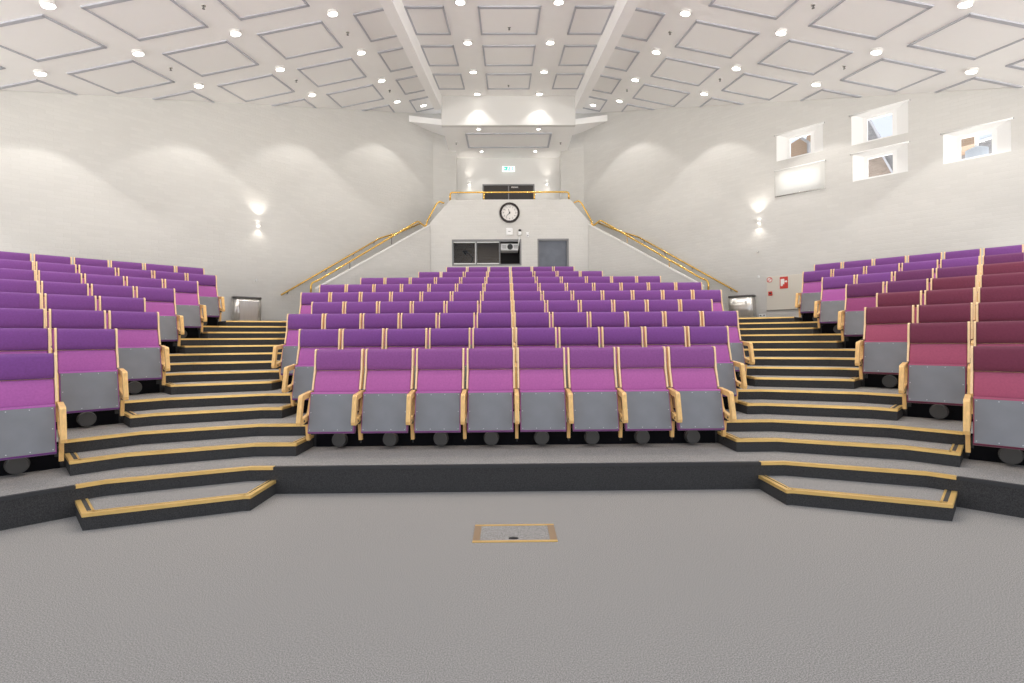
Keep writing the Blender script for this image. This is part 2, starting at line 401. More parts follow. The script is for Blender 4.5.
def side_strip(bm, p, q, w0, w1, z0, z1, mi, inward):
    p, q = Vector(p), Vector(q); d = (q - p).normalized(); nn = Vector((-d.y, d.x)); nn = nn if nn.dot(inward) > 0 else -nn
    c = [p + nn * w0, q + nn * w0, q + nn * w1, p + nn * w1]
    loft(bm, [(v.x, v.y, z0) for v in c], [(v.x, v.y, z1) for v in c], mi)
SIDE = {-1: 'windowless wall', 1: 'window wall'}
ordn = lambda i: ORD[i]
for sg in (-1, 1):
    for k in range(1, 9):
        r = max(1, k - 1)
        xi = N_MID[r - 1] * W + .045; uo = u_end(r) - .05
        Yh, Ph = yk(k) - .46, pk(k) - .46
        f = cut_contour(Yh, Ph, xi, uo, sg); z1 = RISE * (k - .5)
        # the step block: back edge under the next tier's riser
        bk = cut_contour(yk(k) + .02, pk(k) + .02, xi, uo, sg)
        if k == 8: bk = [(sg * xi, 12.6)] + [wing(14.3, -6.4, sg), wing(14.3, uo, sg)]
        bm = B(); pts = f + bk[::-1]
        prism(bm, pts, RISE * (k - 1) - .01 if k < 8 else RISE * 6.9, z1, 0, 1)
        nm = 'aisle_step' if k < 8 else 'floor_landing'
        st = obj(nm, bm, [M['tread'], M['riser']])
        if k < 8: tag(st, f'carpeted half step with brass nosing, {ordn(k)} from the bottom, aisle towards the {SIDE[sg]}', 'step', 'half steps of the aisles')
        else: tag(st, kind='structure')
        bm = B()
        strip(bm, f, -.008, .040, z1 - .021, z1 + .006, 0); strip(bm, f, .040, .052, z1 - .004, z1 + .004, 1); strip(bm, f, .052, .066, z1 - .004, z1 + .006, 0)
        if k < 8:
            # returns along both ends
            e0, e1 = f[-1], bk[-1]; mid = Vector(f[0]); inn = (mid - Vector(e0))
            side_strip(bm, e0, e1, -.006, .03, z1 - .021, z1 + .0062, 0, inn); side_strip(bm, e0, e1, .03, .058, z1 - .004, z1 + .0045, 1, inn); side_strip(bm, e0, e1, .058, .074, z1 - .004, z1 + .006, 0, inn)
            e0, e1 = f[0], bk[0]; inn = Vector(f[-1]) - Vector(e0)
            side_strip(bm, e0, e1, -.006, .035, z1 - .021, z1 + .0062, 0, inn); side_strip(bm, e0, e1, .035, .05, z1 - .004, z1 + .0045, 1, inn); side_strip(bm, e0, e1, .05, .065, z1 - .004, z1 + .006, 0, inn)
        obj('brass_nosing', bm, [M['brass'], M['insert']], st)
        if k < 8:   # brass edge of the tier itself
            t = cut_contour(yk(k), pk(k), xi - (.0 if k > 1 else -.02), uo, sg); z2 = RISE * k
            bm = B(); strip(bm, t, -.008, .045, z2 - .021, z2 + .006, 0); strip(bm, t, .045, .056, z2 - .004, z2 + .004, 1)
            tag(obj('stair_nosing', bm, [M['brass'], M['insert']]), f'brass nosing on the {ordn(k)} tier edge across the aisle towards the {SIDE[sg]}', 'stair nosing', 'brass tier nosings')

# black plinth boards added on the risers to deepen the shade under the seats
for k in range(1, 9):
    bm = B(); z0, z1 = RISE * k, RISE * (k + 1) - .004
    n = N_MID[k - 1] * W + .01; box(bm, -n, n, yk(k + 1) - .010, yk(k + 1) + .02, z0, z1)
    if k < 8:
        for sg in (-1, 1):
            a, b = wing(pk(k + 1), u_end(k) - .01, sg), wing(pk(k + 1), 3.3, sg); nn = Vector((sg, 1, 0)).normalized()
            A = [Vector((*a, z)) + nn * o for o, z in ((-.010, z0), (.02, z0), (.02, z1), (-.010, z1))]; dv = Vector((b[0] - a[0], b[1] - a[1], 0))
            loft(bm, A, [v + dv for v in A])
    struct('trim_plinth', bm, M['plinth'])

# ------------------------------------------------------------------ chairs
def yb(z):   # front of the wooden back shell
    return -.026 * (1.0726 - z) / .22 if z > .85 else -.026 - .088 * (.85 - z) / .27
def make_chair(kind):
    up, lo = FAB[kind]
    t = thing('auditorium_chair', 'x', 'seat')
    zs = [1.058, .96, .85, .76, .68, .60, .52, .42]
    bm = B(); prof = [(yb(z), z) for z in zs] + [(yb(z) + .02, z) for z in zs[::-1]]
    slab_x(bm, prof, -.2425, .2425); obj('back_shell', bm, M['ply'], t)
    def pad(z0, z1, th, m, nm):
        bm = B(); rr = .018; n = 6
        zz = [z0 + (z1 - z0) * i / n for i in range(n + 1)]
        pts = [(yb(zz[0]), zz[0])]
        for i, z in enumerate(zz):
            e = min(i, n - i); bul = th + (.006 if e > 1 else 0.0) - (.016 if e == 0 else 0)
            pts.append((yb(z) - bul, z))
        pts.append((yb(zz[-1]), zz[-1]))
        hw = .2405
        # rounded side edges: three cross sections on each side
        secs = [(-hw, .012), (-hw + .006, .004), (-hw + .02, 0), (hw - .02, 0), (hw - .006, .004), (hw, .012)]
        rows = []
        for x, sh in secs:
            rows.append([bm.verts.new((x, (yb(z) if j in (0, len(pts) - 1) else y + sh), z)) for j, (y, z) in enumerate(pts)])
        for a, b in zip(rows, rows[1:]):
            for j in range(len(pts)):
                f = bm.faces.new((a[j], a[(j + 1) % len(pts)], b[(j + 1) % len(pts)], b[j])); f.smooth = True
        bm.faces.new(rows[0]); bm.faces.new(rows[-1][::-1])
        return obj(nm, bm, m, t)
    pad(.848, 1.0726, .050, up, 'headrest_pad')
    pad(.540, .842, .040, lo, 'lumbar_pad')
    for s in (-1, 1):
        bm = B(); z2 = [1.078, 1.06, .96, .85, .76, .70, .645]
        prof = [(yb(z) - (.045 if z < 1.07 else .025), z) for z in z2] + [(yb(z) + .03, z) for z in z2[::-1]]
        slab_x(bm, prof, s * .2515 - .009, s * .2515 + .009); obj('side_stile', bm, M['ply'], t)
    # tipped-up seat: cushion behind a grey board
    a, b = Vector((-.318, .226)), Vector((-.228, .612)); d = (b - a).normalized(); n = Vector((d.y, -d.x))      # n points to the back
    def pt(l, o): q = a + d * l + n * o; return (q.x, q.y)
    Lb = (b - a).length
    bm = B(); prof = [pt(-.012, .012), pt(-.016, .03), pt(-.012, .062), pt(.02, .082), pt(Lb - .05, .082), pt(Lb + .01, .066), pt(Lb + .022, .04), pt(Lb + .016, .014), pt(Lb, .006), pt(0, .006)]
    f1, f2, sides = slab_x(bm, prof, -.238, .238)
    for f in sides: f.smooth = False
    for i_, f in enumerate(sides): f.material_index = 0 if i_ in (5, 6, 7, 8) else 1  # top faces lighter: light from above painted into the cushion
    f1.material_index = f2.material_index = 1
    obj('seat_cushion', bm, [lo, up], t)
    bm = B(); slab_x(bm, [pt(.002, .007), pt(.002, -.006), pt(Lb - .004, -.006), pt(Lb - .004, .007)], -.229, .229, 0)
    for x, l in [(-.215, .02), (-.072, .02), (.072, .02), (.215, .02), (-.215, .2), (.215, .2), (-.215, Lb - .02), (-.072, Lb - .02), (.072, Lb - .02), (.215, Lb - .02)]:
        p0, p1 = pt(l, -.0065), pt(l, -.009); cyl(bm, (x, *p0), (x, *p1), .0045, 8, 1)
    obj('seat_board', bm, [M['board'], M['screw']], t)
    def arm(x):
        O = [(-.060, .622), (-.115, .636), (-.375, .612), (-.398, .595), (-.462, .345), (-.452, .315), (-.43, .308), (-.17, .350), (-.13, .42)]
        I = [(-.110, .578), (-.130, .582), (-.345, .562), (-.352, .552), (-.400, .385), (-.395, .372), (-.385, .368), (-.195, .398), (-.170, .43)]
        bm = B(); hw = .0215
        # closed loop: top rail, front post, bottom rail, back post
        outer = O; inner = I
        vs = {}
        for s in (-1, 1):
            vs[s] = ([bm.verts.new((x + s * hw, y, z)) for y, z in outer], [bm.verts.new((x + s * hw, y, z)) for y, z in inner])
        n_ = len(outer)
        for i in range(n_):
            j = (i + 1) % n_
            for s in (-1, 1):
                o_, i_ = vs[s]
                q = [o_[i], o_[j], i_[j], i_[i]]
                if i == 0: q = [o_[0], o_[1], i_[1], i_[0]]
                bm.faces.new(q if s < 0 else q[::-1])
            bm.faces.new((vs[-1][0][i], vs[1][0][i], vs[1][0][j], vs[-1][0][j]))
            bm.faces.new((vs[-1][1][j], vs[1][1][j], vs[1][1][i], vs[-1][1][i]))
        bmesh.ops.remove_doubles(bm, verts=bm.verts[:], dist=1e-5)
        ar = obj('armrest', bm, M['wood'], t)
        bm = B(); box(bm, x - .016, x + .016, -.30, -.20, .30, .36, 0, .004); cyl(bm, (x - .024, -.355, .345), (x + .024, -.355, .345), .012, 10)
        obj('hinge_bracket', bm, M['blackp'], ar)
    def leg(x):
        bm = B(); slab_x(bm, [(-.262, .345), (-.245, .30), (-.215, .12), (-.17, .12), (-.185, .34), (-.20, .36), (-.25, .36)], x - .0165, x + .0165)
        lg = obj('leg', bm, M['wood'], t)
        bm = B(); cyl(bm, (x, -.193, .085), (x, -.193, .125), .009, 10, 0); obj('foot', bm, M['rubber'], lg)
        bm = B(); box(bm, x - .012, x + .012, -.20, .058, .17, .215); box(bm, x - .03, x + .03, .052, .058, .12, .235); obj('mounting_bracket', bm, M['blackp'], lg)
    return t, arm, leg

PROTO = {}
def proto(kind, ends):
    """ends: which sides carry an armrest: 'r', 'l', 'lr'"""
    key = (kind, ends)
    if key in PROTO: return PROTO[key], False
    t, arm, leg = make_chair(kind)
    for e in ends:
        s = 1 if e == 'r' else -1
        arm(s * W / 2); leg(s * W / 2)
    PROTO[key] = t
    return t, True
def place_chair(loc, rz, kind, ends, label, group):
    t, first = proto(kind, ends)
    if first:
        t.location = loc; t.rotation_euler = (0, 0, rz); t['label'] = label; t['group'] = group
        return t
    return dup(t, loc, rz, label, group)
CNAME = {'violet': 'violet', 'orchid': 'orchid pink', 'plum': 'plum', 'burgundy': 'burgundy'}
VENT = []
for k, n in enumerate(N_MID, 1):
    for j in range(-n, n):
        x = (j + .5) * W; y = YB1 + (k - 1) * PITCH
        kind = 'orchid' if k == 1 else 'violet'
        i_r = n - j; i_l = j + n + 1
        ends = ('l' if j == -n else '') + 'r'
        side, cnt = ('window-side', i_r) if i_r <= i_l else ('windowless-side', i_l)
        pos = f'at the {side} end' if cnt == 1 else f'{ORD[cnt]} from the {side} end'
        rown = 'front row' if k == 1 else ('back row' if k == 9 else f'{ORD[k]} row')
        place_chair((x, y, RISE * k), 0, kind, ends, f'{CNAME[kind]} tip-up seat of the middle block, {rown}, {pos}', f'middle block seats, {rown}')
        if k == 1: VENT.append(((x, yk(2), RISE * 1), 0.0, f'round black air vent under the front row seat {pos}, middle block'))
for sg in (-1, 1):
    for k in range(1, 9):
        u = u_end(k); i = 0; extra = 0
        while i < 12:
            i += 1
            uc = u + W * (i - .5); P = PB1 + (k - 1) * PITCH
            x, y = wing(P, uc, sg)
            # seats wholly outside the frame end the row, one beyond it is kept
            e = wing(P, u + W * (i - 1) + .03, sg); q = project((*e, RISE * k + 1.0)); e2 = wing(P - .35, u + W * (i - 1) + .03, sg); q2 = project((*e2, RISE * k + .4))
            xs = [p[0] for p in (q, q2) if p]
            if not xs or (min(xs) > 1024 if sg > 0 else max(xs) < 0): break
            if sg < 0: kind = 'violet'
            else: kind = 'burgundy' if y < 7.75 else ('plum' if y < 8.6 else 'violet')  # nearer seats redder: warm light painted into the fabric
            ends = ''
            if i == 1: ends = 'r' if sg < 0 else 'l'          # aisle end
            ends += 'l' if sg < 0 else 'r'
            pos = 'at the aisle end' if i == 1 else f'{ORD[i]} from the aisle'
            rown = 'front row' if k == 1 else ('back row' if k == 8 else f'{ORD[k]} row')
            wg = 'window-side' if sg > 0 else 'windowless-side'
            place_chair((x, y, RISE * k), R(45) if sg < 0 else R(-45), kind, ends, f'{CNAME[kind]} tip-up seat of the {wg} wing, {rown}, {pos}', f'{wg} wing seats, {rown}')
            if i <= (2 if k <= 2 else 1) and k <= 7:
                vx, vy = wing(pk(k + 1), uc, sg)
                VENT.append(((vx, vy, RISE * k), R(45) if sg < 0 else R(-45), f'round black air vent under the {rown} seat {pos}, {wg} wing'))
v0 = None
for loc, rz, lab in VENT:
    if v0 is None:
        v0 = thing('air_vent', lab, 'air vent', loc, rz, 'air vents under the seats')
        bm = B(); cyl(bm, (0, .0, .095), (0, -.065, .095), .062, 24); obj('neck', bm, M['blackp'], v0)
        bm = B(); cyl(bm, (0, -.06, .095), (0, -.075, .095), .080, 28, 0, .085); cyl(bm, (0, -.09, .095), (0, -.13, .095), .078, 28, 0, .074); cyl(bm, (0, -.075, .095), (0, -.09, .095), .060, 28); obj('cap', bm, M['ventm'], v0)
    else: dup(v0, loc, rz, lab)

# ------------------------------------------------------------------ ceiling panels and lamps
SL = math.atan(CT)
def plane_basis(sg):
    """origin-free basis of a ceiling plane: along x, along y, normal pointing down"""
    ex = Vector((1, 0, -CA * sg)).normalized() if sg else Vector((1, 0, 0)); ey = Vector((0, 1, CT)).normalized()
    n = ex.cross(ey).normalized(); ey = n.cross(ex)
    return ex, ey, -n
def slope_pt(x, y, off=0.0):
    sg = 0 if abs(x) < XB else (1 if x > 0 else -1)
    ex, ey, n = plane_basis(sg)
    return Vector((x, y, ceil_z(x, y))) + n * off, sg
def inside(x, y, m=0.0): return abs(x) + y < S_WALL - m
panels = []
PY = [LY0 - LP * .5 + LP * i - .06 for i in range(-3, 5)]
def add_panel(x0, x1, y0, y1, label, sg):
    """framed acoustic board: clipped where it runs into a wall"""
    poly = [(x0, y0), (x1, y0), (x1, y1), (x0, y1)]
    # clip by |x|+y < S_WALL-.03
    lim = S_WALL - .03; s = 1 if x0 + x1 > 0 else -1; out = []
    for i in range(4):
        a, b = poly[i], poly[(i + 1) % 4]; fa, fb = s * a[0] + a[1] - lim, s * b[0] + b[1] - lim
        if sg == 0: fa = fb = -1
        if fa <= 0: out.append(a)
        if (fa < 0) != (fb < 0):
            t = fa / (fa - fb); out.append((a[0] + (b[0] - a[0]) * t, a[1] + (b[1] - a[1]) * t))
    if len(out) < 3: return
    area = abs(sum(out[i][0] * out[(i + 1) % len(out)][1] - out[(i + 1) % len(out)][0] * out[i][1] for i in range(len(out)))) / 2
    if area < .15: return
    cx = sum(p[0] for p in out) / len(out); cy = sum(p[1] for p in out) / len(out)
    ex, ey, n = plane_basis(sg); base = Vector((cx, cy, ceil_z(cx, cy)))
    vis = False
    for p in out:
        q = project((p[0], p[1], ceil_z(*p)))
        if q and -15 < q[0] < 1039 and q[1] > -12: vis = True
    if not vis: return
    t = thing('ceiling_panel', label, 'ceiling panel', base, 0, 'framed ceiling panels')
    P = [Vector((x, y, ceil_z(x, y))) - base for x, y in out]
    bm = B(); ctr = sum(P, Vector()) / len(P)
    I = [ctr + (p - ctr) * .97 for p in P]
    loft(bm, [p - n * .01 for p in I], [p + n * .010 for p in I]); obj('board', bm, M['panel'], t)
    bm = B(); m = len(P)
    for i in range(m):
        a, b = P[i], P[(i + 1) % m]; d = (b - a).normalized(); inw = n.cross(d).normalized()
        if inw.dot(ctr - a) < 0: inw = -inw
        if abs(abs(d.x) - abs(d.y)) < .08: continue      # cut by the wall: no bar there
        wdt = .085 if abs(d.y) < .75 else .038
        q = [a, b, b + inw * wdt, a + inw * wdt]
        loft(bm, [v - n * .01 for v in q], [v + n * .024 for v in q])
    obj('frame', bm, M['strip'], t)
slopes = {0: 'middle strip', -1: 'windowless-side slope', 1: 'window-side slope'}
for r in range(len(PY)):
    y0, y1 = PY[r] + .30 - .0, PY[r] + .30
    yc = PY[r]; y0, y1 = yc - .655, yc + .655
    rb = len(PY) - r      # counted from the back
    for x0, x1, wh in () if yc > 15.5 else ((-2.1, -1.31, 'beside the windowless-side beam'), (-.635, .635, 'on the centre line'), (1.31, 2.1, 'beside the window-side beam')):
        add_panel(x0, x1, y0, y1, f'framed ceiling board of the middle strip {wh}, {ORD[max(1, rb - 1)]} from the bulkhead', 0)
    for sg in (-1, 1):
        add_panel(*sorted((sg * 2.36, sg * 3.12)), y0, y1, f'narrow framed board on the {slopes[sg]}, touching the beam, {ORD[rb]} from the back', sg)
        for j in range(6):
            xc = LX1 + LXP * (j + .5) + .0
            add_panel(*sorted((sg * (xc - .64), sg * (xc + .64))), y0, y1, f'framed board on the {slopes[sg]}, {ORD[j + 2]} out from the beam, {ORD[rb]} from the back', sg)

lamp0 = None
def lamp(x, y, label, fixture=True, power=85.0, ang=94, surf=None, col=(1, .965, .92)):
    global lamp0
    if surf is None:
        p, sg = slope_pt(x, y); n = plane_basis(sg)[2]
    else: p, n, sg = Vector((x, y, surf)), Vector((0, 0, -1)), 0
    if fixture:
        if lamp0 is None:
            lamp0 = thing('ceiling_light', label, 'ceiling light', p, 0, 'round ceiling lights')
            bm = B(); cyl(bm, (0, 0, .01), (0, 0, -.055), .100, 32); obj('housing', bm, M['lampring'], lamp0)
            bm = B(); cyl(bm, (0, 0, -.050), (0, 0, -.0585), .088, 32); obj('diffuser', bm, M['lamp'], lamp0)
            t = lamp0
        else: t = dup(lamp0, p, 0, label)
        if surf is not None: t.scale = (.62, .62, .5)
        t.rotation_mode = 'QUATERNION'; t.rotation_quaternion = Vector((0, 0, -1)).rotation_difference(n)
    L = bpy.data.lights.new('ceiling_lamp', 'SPOT'); L.energy = power; L.spot_size = R(ang); L.spot_blend = .18; L.shadow_soft_size = .09; L.color = col
    lo_ = bpy.data.objects.new('ceiling_lamp', L); C.objects.link(lo_); lo_.location = p + n * .085
EW = {'p': 60.0}
for i in range(-2, 4):
    y = LY0 + LP * i; rb = 4 - i
    for s in (-1, 1):
        q = project((s * .96, y, ceil_z(0, y))); vis = bool(q and q[1] > -25)
        lamp(s * .96, y, f'round ceiling light of the middle strip, {"window-side" if s > 0 else "windowless-side"} column, {ORD[rb]} from the bulkhead', vis, 85 if i < 3 else 38)
        j = 0
        while True:
            x = LX1 + LXP * j
            if not inside(x, y, .25) or x > XS - .3: break
            q = project((s * x, y, ceil_z(x, y))); vis = bool(q and q[1] > -25 and -20 < q[0] < 1044)
            lamp(s * x, y, f'round light on the {slopes[s]}, {ORD[j + 1]} out from the beam, {ORD[rb]} from the back', vis)
            j += 1
for s in (-1, 1):
    lamp(s * 2.78, 16.45, f'round light tucked between the {"window-side" if s > 0 else "windowless-side"} beam and the corner soffit', True, 10)
    sd = 'window-side' if s > 0 else 'windowless-side'
    lamp(s * .96, 16.15, f'small round soffit light above the gallery opening, front pair, {sd} one', True, 14, surf=Z_SOF)
    lamp(s * .96, 18.05, f'small round soffit light above the gallery door, rear pair, {sd} one', True, 14, surf=Z_SOF)
# framed board in the gallery soffit
t = thing('ceiling_panel', 'long framed board in the gallery soffit between four small lights', 'ceiling panel', (0, 17.1, Z_SOF), 0, 'framed ceiling panels')
bm = B(); box(bm, -1.36, 1.36, -.55, .55, -.008, .01); obj('board', bm, M['panel'], t)
bm = B()
for x0, x1, y0, y1 in ((-1.42, 1.42, -.61, -.55), (-1.42, 1.42, .55, .61), (-1.42, -1.36, -.55, .55), (1.36, 1.42, -.55, .55)): box(bm, x0, x1, y0, y1, -.03, .01)
obj('frame', bm, M['strip'], t)
# sprinklers between the lamps
s0 = None
SPR = [(0, 11.01, 'in the middle strip, second panel gap from the bulkhead'), (0, 14.84, 'in the middle strip, by the bulkhead')]
for sg in (-1, 1):
    SPR += [(sg * 5.32, 8.79, f'on the {slopes[sg]}, nearest the stage'), (sg * 7.16, 10.71, f'on the {slopes[sg]}, furthest out'), (sg * 5.30, 12.6, f'on the {slopes[sg]}, third line from the back'), (sg * 3.44, 10.75, f'on the {slopes[sg]}, near the beam'), (sg * 3.44, 14.6, f'on the {slopes[sg]}, deep by the beam end')]
for x, y, wh in SPR:
    p, sg = slope_pt(x, y)
    lab = f'small dark sprinkler head {wh}'.replace('nearest the stage', 'towards the stage').replace('furthest out', 'far out from the beam')
    if s0 is None:
        s0 = thing('sprinkler', lab, 'sprinkler', p, 0, 'ceiling sprinklers')
        bm = B(); cyl(bm, (0, 0, .01), (0, 0, -.012), .035, 16); obj('rosette', bm, M['chrome'], s0)
        bm = B(); cyl(bm, (0, 0, -.01), (0, 0, -.055), .012, 10); cyl(bm, (0, 0, -.055), (0, 0, -.06), .024, 12); obj('nozzle', bm, M['steeldark'], s0)
    else: dup(s0, p, 0, lab)
for s in (-1, 1): dup(s0, (s * 1.79, 17.3, Z_SOF), 0, f'small dark sprinkler head in the gallery soffit, {"window" if s > 0 else "windowless"} side')

# ------------------------------------------------------------------ wall fittings on the diagonal walls (local frame: x along, -y into the room)
def wall_pt(sg, u, z, off=0.0, S=None):
    P = (S or S_WALL) / SQ - off
    return Vector((*wing(P, u, sg), z))
SWAP = {-1: 'windowless', 1: 'window'}
def spot(loc, direction, power, ang, blend=.25, col=(1, .93, .83), r=.02):
    L = bpy.data.lights.new('wall_lamp', 'SPOT'); L.energy = power; L.spot_size = R(ang); L.spot_blend = blend; L.shadow_soft_size = r; L.color = col
    o = bpy.data.objects.new('wall_lamp', L); C.objects.link(o); o.location = loc
    o.rotation_mode = 'QUATERNION'; o.rotation_quaternion = Vector((0, 0, -1)).rotation_difference(Vector(direction).normalized())
def sconce(loc, rz, label, up=24, down=6, out=(0, -1)):
    t = thing('wall_sconce', label, 'wall light', loc, rz, 'up-down wall lights')
    bm = B(); n = 14
    A = [(-.055, 0, -.05), (.055, 0, -.05)] + [(.055 * math.cos(math.pi * i / n), -.09 * math.sin(math.pi * i / n), -.05) for i in range(1, n)]
    Bq = [(x, y, .05) for x, y, z in A]; loft(bm, A, Bq); obj('housing', bm, M['white'], t)
    bm = B(); cyl(bm, (0, -.038, .05), (0, -.038, .056), .03, 16); cyl(bm, (0, -.038, -.05), (0, -.038, -.056), .03, 16); obj('lens', bm, M['lamp'], t)
    d = Vector((out[0], out[1], 0)).normalized(); p = Vector(loc)
    spot(p + d * .18 + Vector((0, 0, .07)), (-d.x * .10, -d.y * .10, 1), up, 84, .9)
    spot(p + d * .10 + Vector((0, 0, -.07)), (d.x * .12, d.y * .12, -1), down, 120, .8)
for sg in (-1, 1):
    sconce(wall_pt(sg, -4.845, 4.58), wing_rot(sg), f'small white up-down wall light glowing on the {SWAP[sg]} wall', out=(-sg, -1))
sconce((-1.46, 18.75, 7.24), 0, 'small wall light in the gallery on the windowless side of the dark doors', 9, 3)
sconce((1.42, 18.75, 7.24), 0, 'small wall light in the gallery on the window side of the dark doors', 9, 3)

# windows of the diagonal wall and their roller blinds
WN = ['upper window towards the booth', 'upper window of the middle pair', 'lower window of the middle pair', 'lower window towards the booth', 'single window far along the wall']
rotR = wing_rot(1); oR = (PW / SQ, PW / SQ, 0)
for i, (u0, u1, z0, z1) in enumerate(WIN):
    cu = (u0 + u1) / 2; fw = .30
    w = tag(bpy.data.objects.new(f'window_{i + 1}', None), kind='structure'); C.objects.link(w); w.location = oR; w.rotation_euler = (0, 0, rotR)
    bm = B(); d = .11; za, zb = z0, z1 - .09; fw = .50 if i == 3 else fw
    Fq = [(u0 - .004, .006, z0 - .004), (u1 + .004, .006, z0 - .004), (u1 + .004, .006, z1 + .004), (u0 - .004, .006, z1 + .004)]; Bk = [(cu - fw, d, za), (cu + fw, d, za), (cu + fw, d, zb), (cu - fw, d, zb)]
    cc = Vector((cu, 0, (z0 + z1) / 2))
    for a in range(4):
        b = (a + 1) % 4; q = [Vector(Fq[a]), Vector(Fq[b]), Vector(Bk[b]), Vector(Bk[a])]
        o2 = {0: Vector((0, 0, -.03)), 1: Vector((.03, 0, 0)), 2: Vector((0, 0, .03)), 3: Vector((-.03, 0, 0))}[a]
        loft(bm, q, [v + o2 for v in q])
    obj('window_reveal', bm, M['reveal'], w)
    bm = B(); grid_wall(bm, cu - fw - .03, cu + fw + .03, za - .03, zb + .03, [(cu - fw + .06, cu + fw - .06, za + .06, zb - .06)], d - .01, d + .06)
    obj('window_frame', bm, M['reveal'], w)
    bm = B(); box(bm, cu - fw + .05, cu + fw - .05, d + .02, d + .028, za + .05, zb - .05); obj('window_glass', bm, M['glass'], w)
    t = thing('roller_blind', f'white roller blind {"lowered over" if i == 3 else "rolled up at the top of"} the {WN[i]}', 'roller blind', (0, 0, 0), 0, 'window roller blinds')
    t.location = wall_pt(1, cu, z1); t.rotation_euler = (0, 0, rotR); hw = (u1 - u0) / 2 + .03
    bm = B(); cyl(bm, (-hw, -.022, 0), (hw, -.022, 0), .02, 16); obj('cassette', bm, M['reveal'], t)
    bm = B()
    for s in (-1, 1): cyl(bm, (s * hw, -.022, 0), (s * (hw + .012), -.022, 0), .016, 12)
    obj('end_cap', bm, M['greyframe'], t)
    if i == 3:
        hb = z1 - z0 + .02
        bm = B(); box(bm, -hw + .01, hw - .01, -.026, -.022, -hb, 0); obj('cloth', bm, M['blind'], t)
        bm = B(); cyl(bm, (-hw, -.024, -hb), (hw, -.024, -hb), .014, 12); obj('bottom_bar', bm, M['chrome'], t)

# fire hose cabinet, signs, sensors on the window wall
t = thing('hose_cabinet', 'cream fire hose cabinet door in the wall beside the top of the window-side aisle', 'cabinet', wall_pt(1, -4.1, 2.62), rotR)
bm = B(); box(bm, -.56, .56, -.027, -.002, -.46, .44, 0, .004); obj('door', bm, M['creamdoor'], t)
bm = B(); box(bm, -.57, .57, -.03, -.002, -.475, -.46); obj('edge', bm, M['steeldark'], t)
t = thing('hose_sign', 'red square fire hose sign on the cream cabinet', 'sign', wall_pt(1, -4.235, 2.865, .028), rotR)
bm = B(); box(bm, -.098, .098, -.006, 0, -.155, .155); obj('plate', bm, M['red'], t)
bm = B(); box(bm, -.078, .012, -.009, -.006, -.04, .10); cyl(bm, (-.05, -.006, -.06), (-.05, -.009, -.06), .03, 16)
loft(bm, [(.02, -.006, .012), (.05, -.006, .012), (.05, -.006, .048), (.02, -.006, .048)], [(.02, -.009, .012), (.05, -.009, .012), (.05, -.009, .048), (.02, -.009, .048)])
loft(bm, [(.05, -.006, -.01), (.088, -.006, .03), (.05, -.006, .07)], [(.05, -.009, -.01), (.088, -.009, .03), (.05, -.009, .07)])
obj('pictogram', bm, M['signwhite'], t)
t = thing('round_sticker', 'round red and white sticker at the cream cabinet corner', 'sticker', wall_pt(1, -4.585, 2.97, .028), rotR)
bm = B(); cyl(bm, (0, 0, 0), (0, -.004, 0), .07, 24); obj('disc', bm, M['signwhite'], t)
bm = B()
for i in range(24):
    a0, a1 = 2 * math.pi * i / 24, 2 * math.pi * (i + 1) / 24
    q = [(r_ * math.cos(a), r_ * math.sin(a)) for r_, a in ((.052, a0), (.07, a0), (.07, a1), (.052, a1))]
    loft(bm, [(x, -.004, z) for x, z in q], [(x, -.006, z) for x, z in q])
loft(bm, [(-.05, -.004, -.035), (-.035, -.004, -.05), (.05, -.004, .035), (.035, -.004, .05)], [(-.05, -.006, -.035), (-.035, -.006, -.05), (.05, -.006, .035), (.035, -.006, .05)])
obj('ring', bm, M['red'], t)
t = thing('alarm_button', 'small red alarm call point on the cream cabinet', 'alarm button', wall_pt(1, -4.565, 2.60, .028), rotR)
bm = B(); box(bm, -.048, .048, -.035, 0, -.055, .055, 0, .006); obj('case', bm, M['red'], t)
bm = B(); box(bm, -.022, .03, -.038, -.034, -.02, .025); obj('button', bm, M['blackp'], t)
def sensor(sg, u, z, label, r=.035, m='whiteplastic'):
    t = thing('wall_sensor', label, 'sensor', wall_pt(sg, u, z), wing_rot(sg))
    bm = B(); cyl(bm, (0, 0, 0), (0, -.03, 0), r, 18, 0, r * .8); obj('cap', bm, M[m], t)
    bm = B(); cyl(bm, (0, -.03, 0), (0, -.036, 0), r * .4, 12); obj('lens', bm, M['chrome'], t)
sensor(1, -4.88, 3.76, 'tiny grey sensor below the wall light on the window wall', .028, 'chrome')
sensor(1, -4.88, 3.08, 'tiny white sensor above the bin on the window wall', .035)
sensor(-1, -4.80, 3.07, 'tiny white sensor above the bin on the windowless wall', .035)
t = thing('wall_socket', 'low white wall socket beside the bin on the window wall', 'socket', wall_pt(1, -4.78, 2.02), rotR)
bm = B(); box(bm, -.09, .09, -.012, 0, -.04, .04, 0, .004); obj('plate', bm, M['whiteplastic'], t)
bm = B()
for x in (-.045, .045): cyl(bm, (x, -.012, 0), (x, -.016, 0), .02, 14)
obj('outlet', bm, M['greyframe'], t)

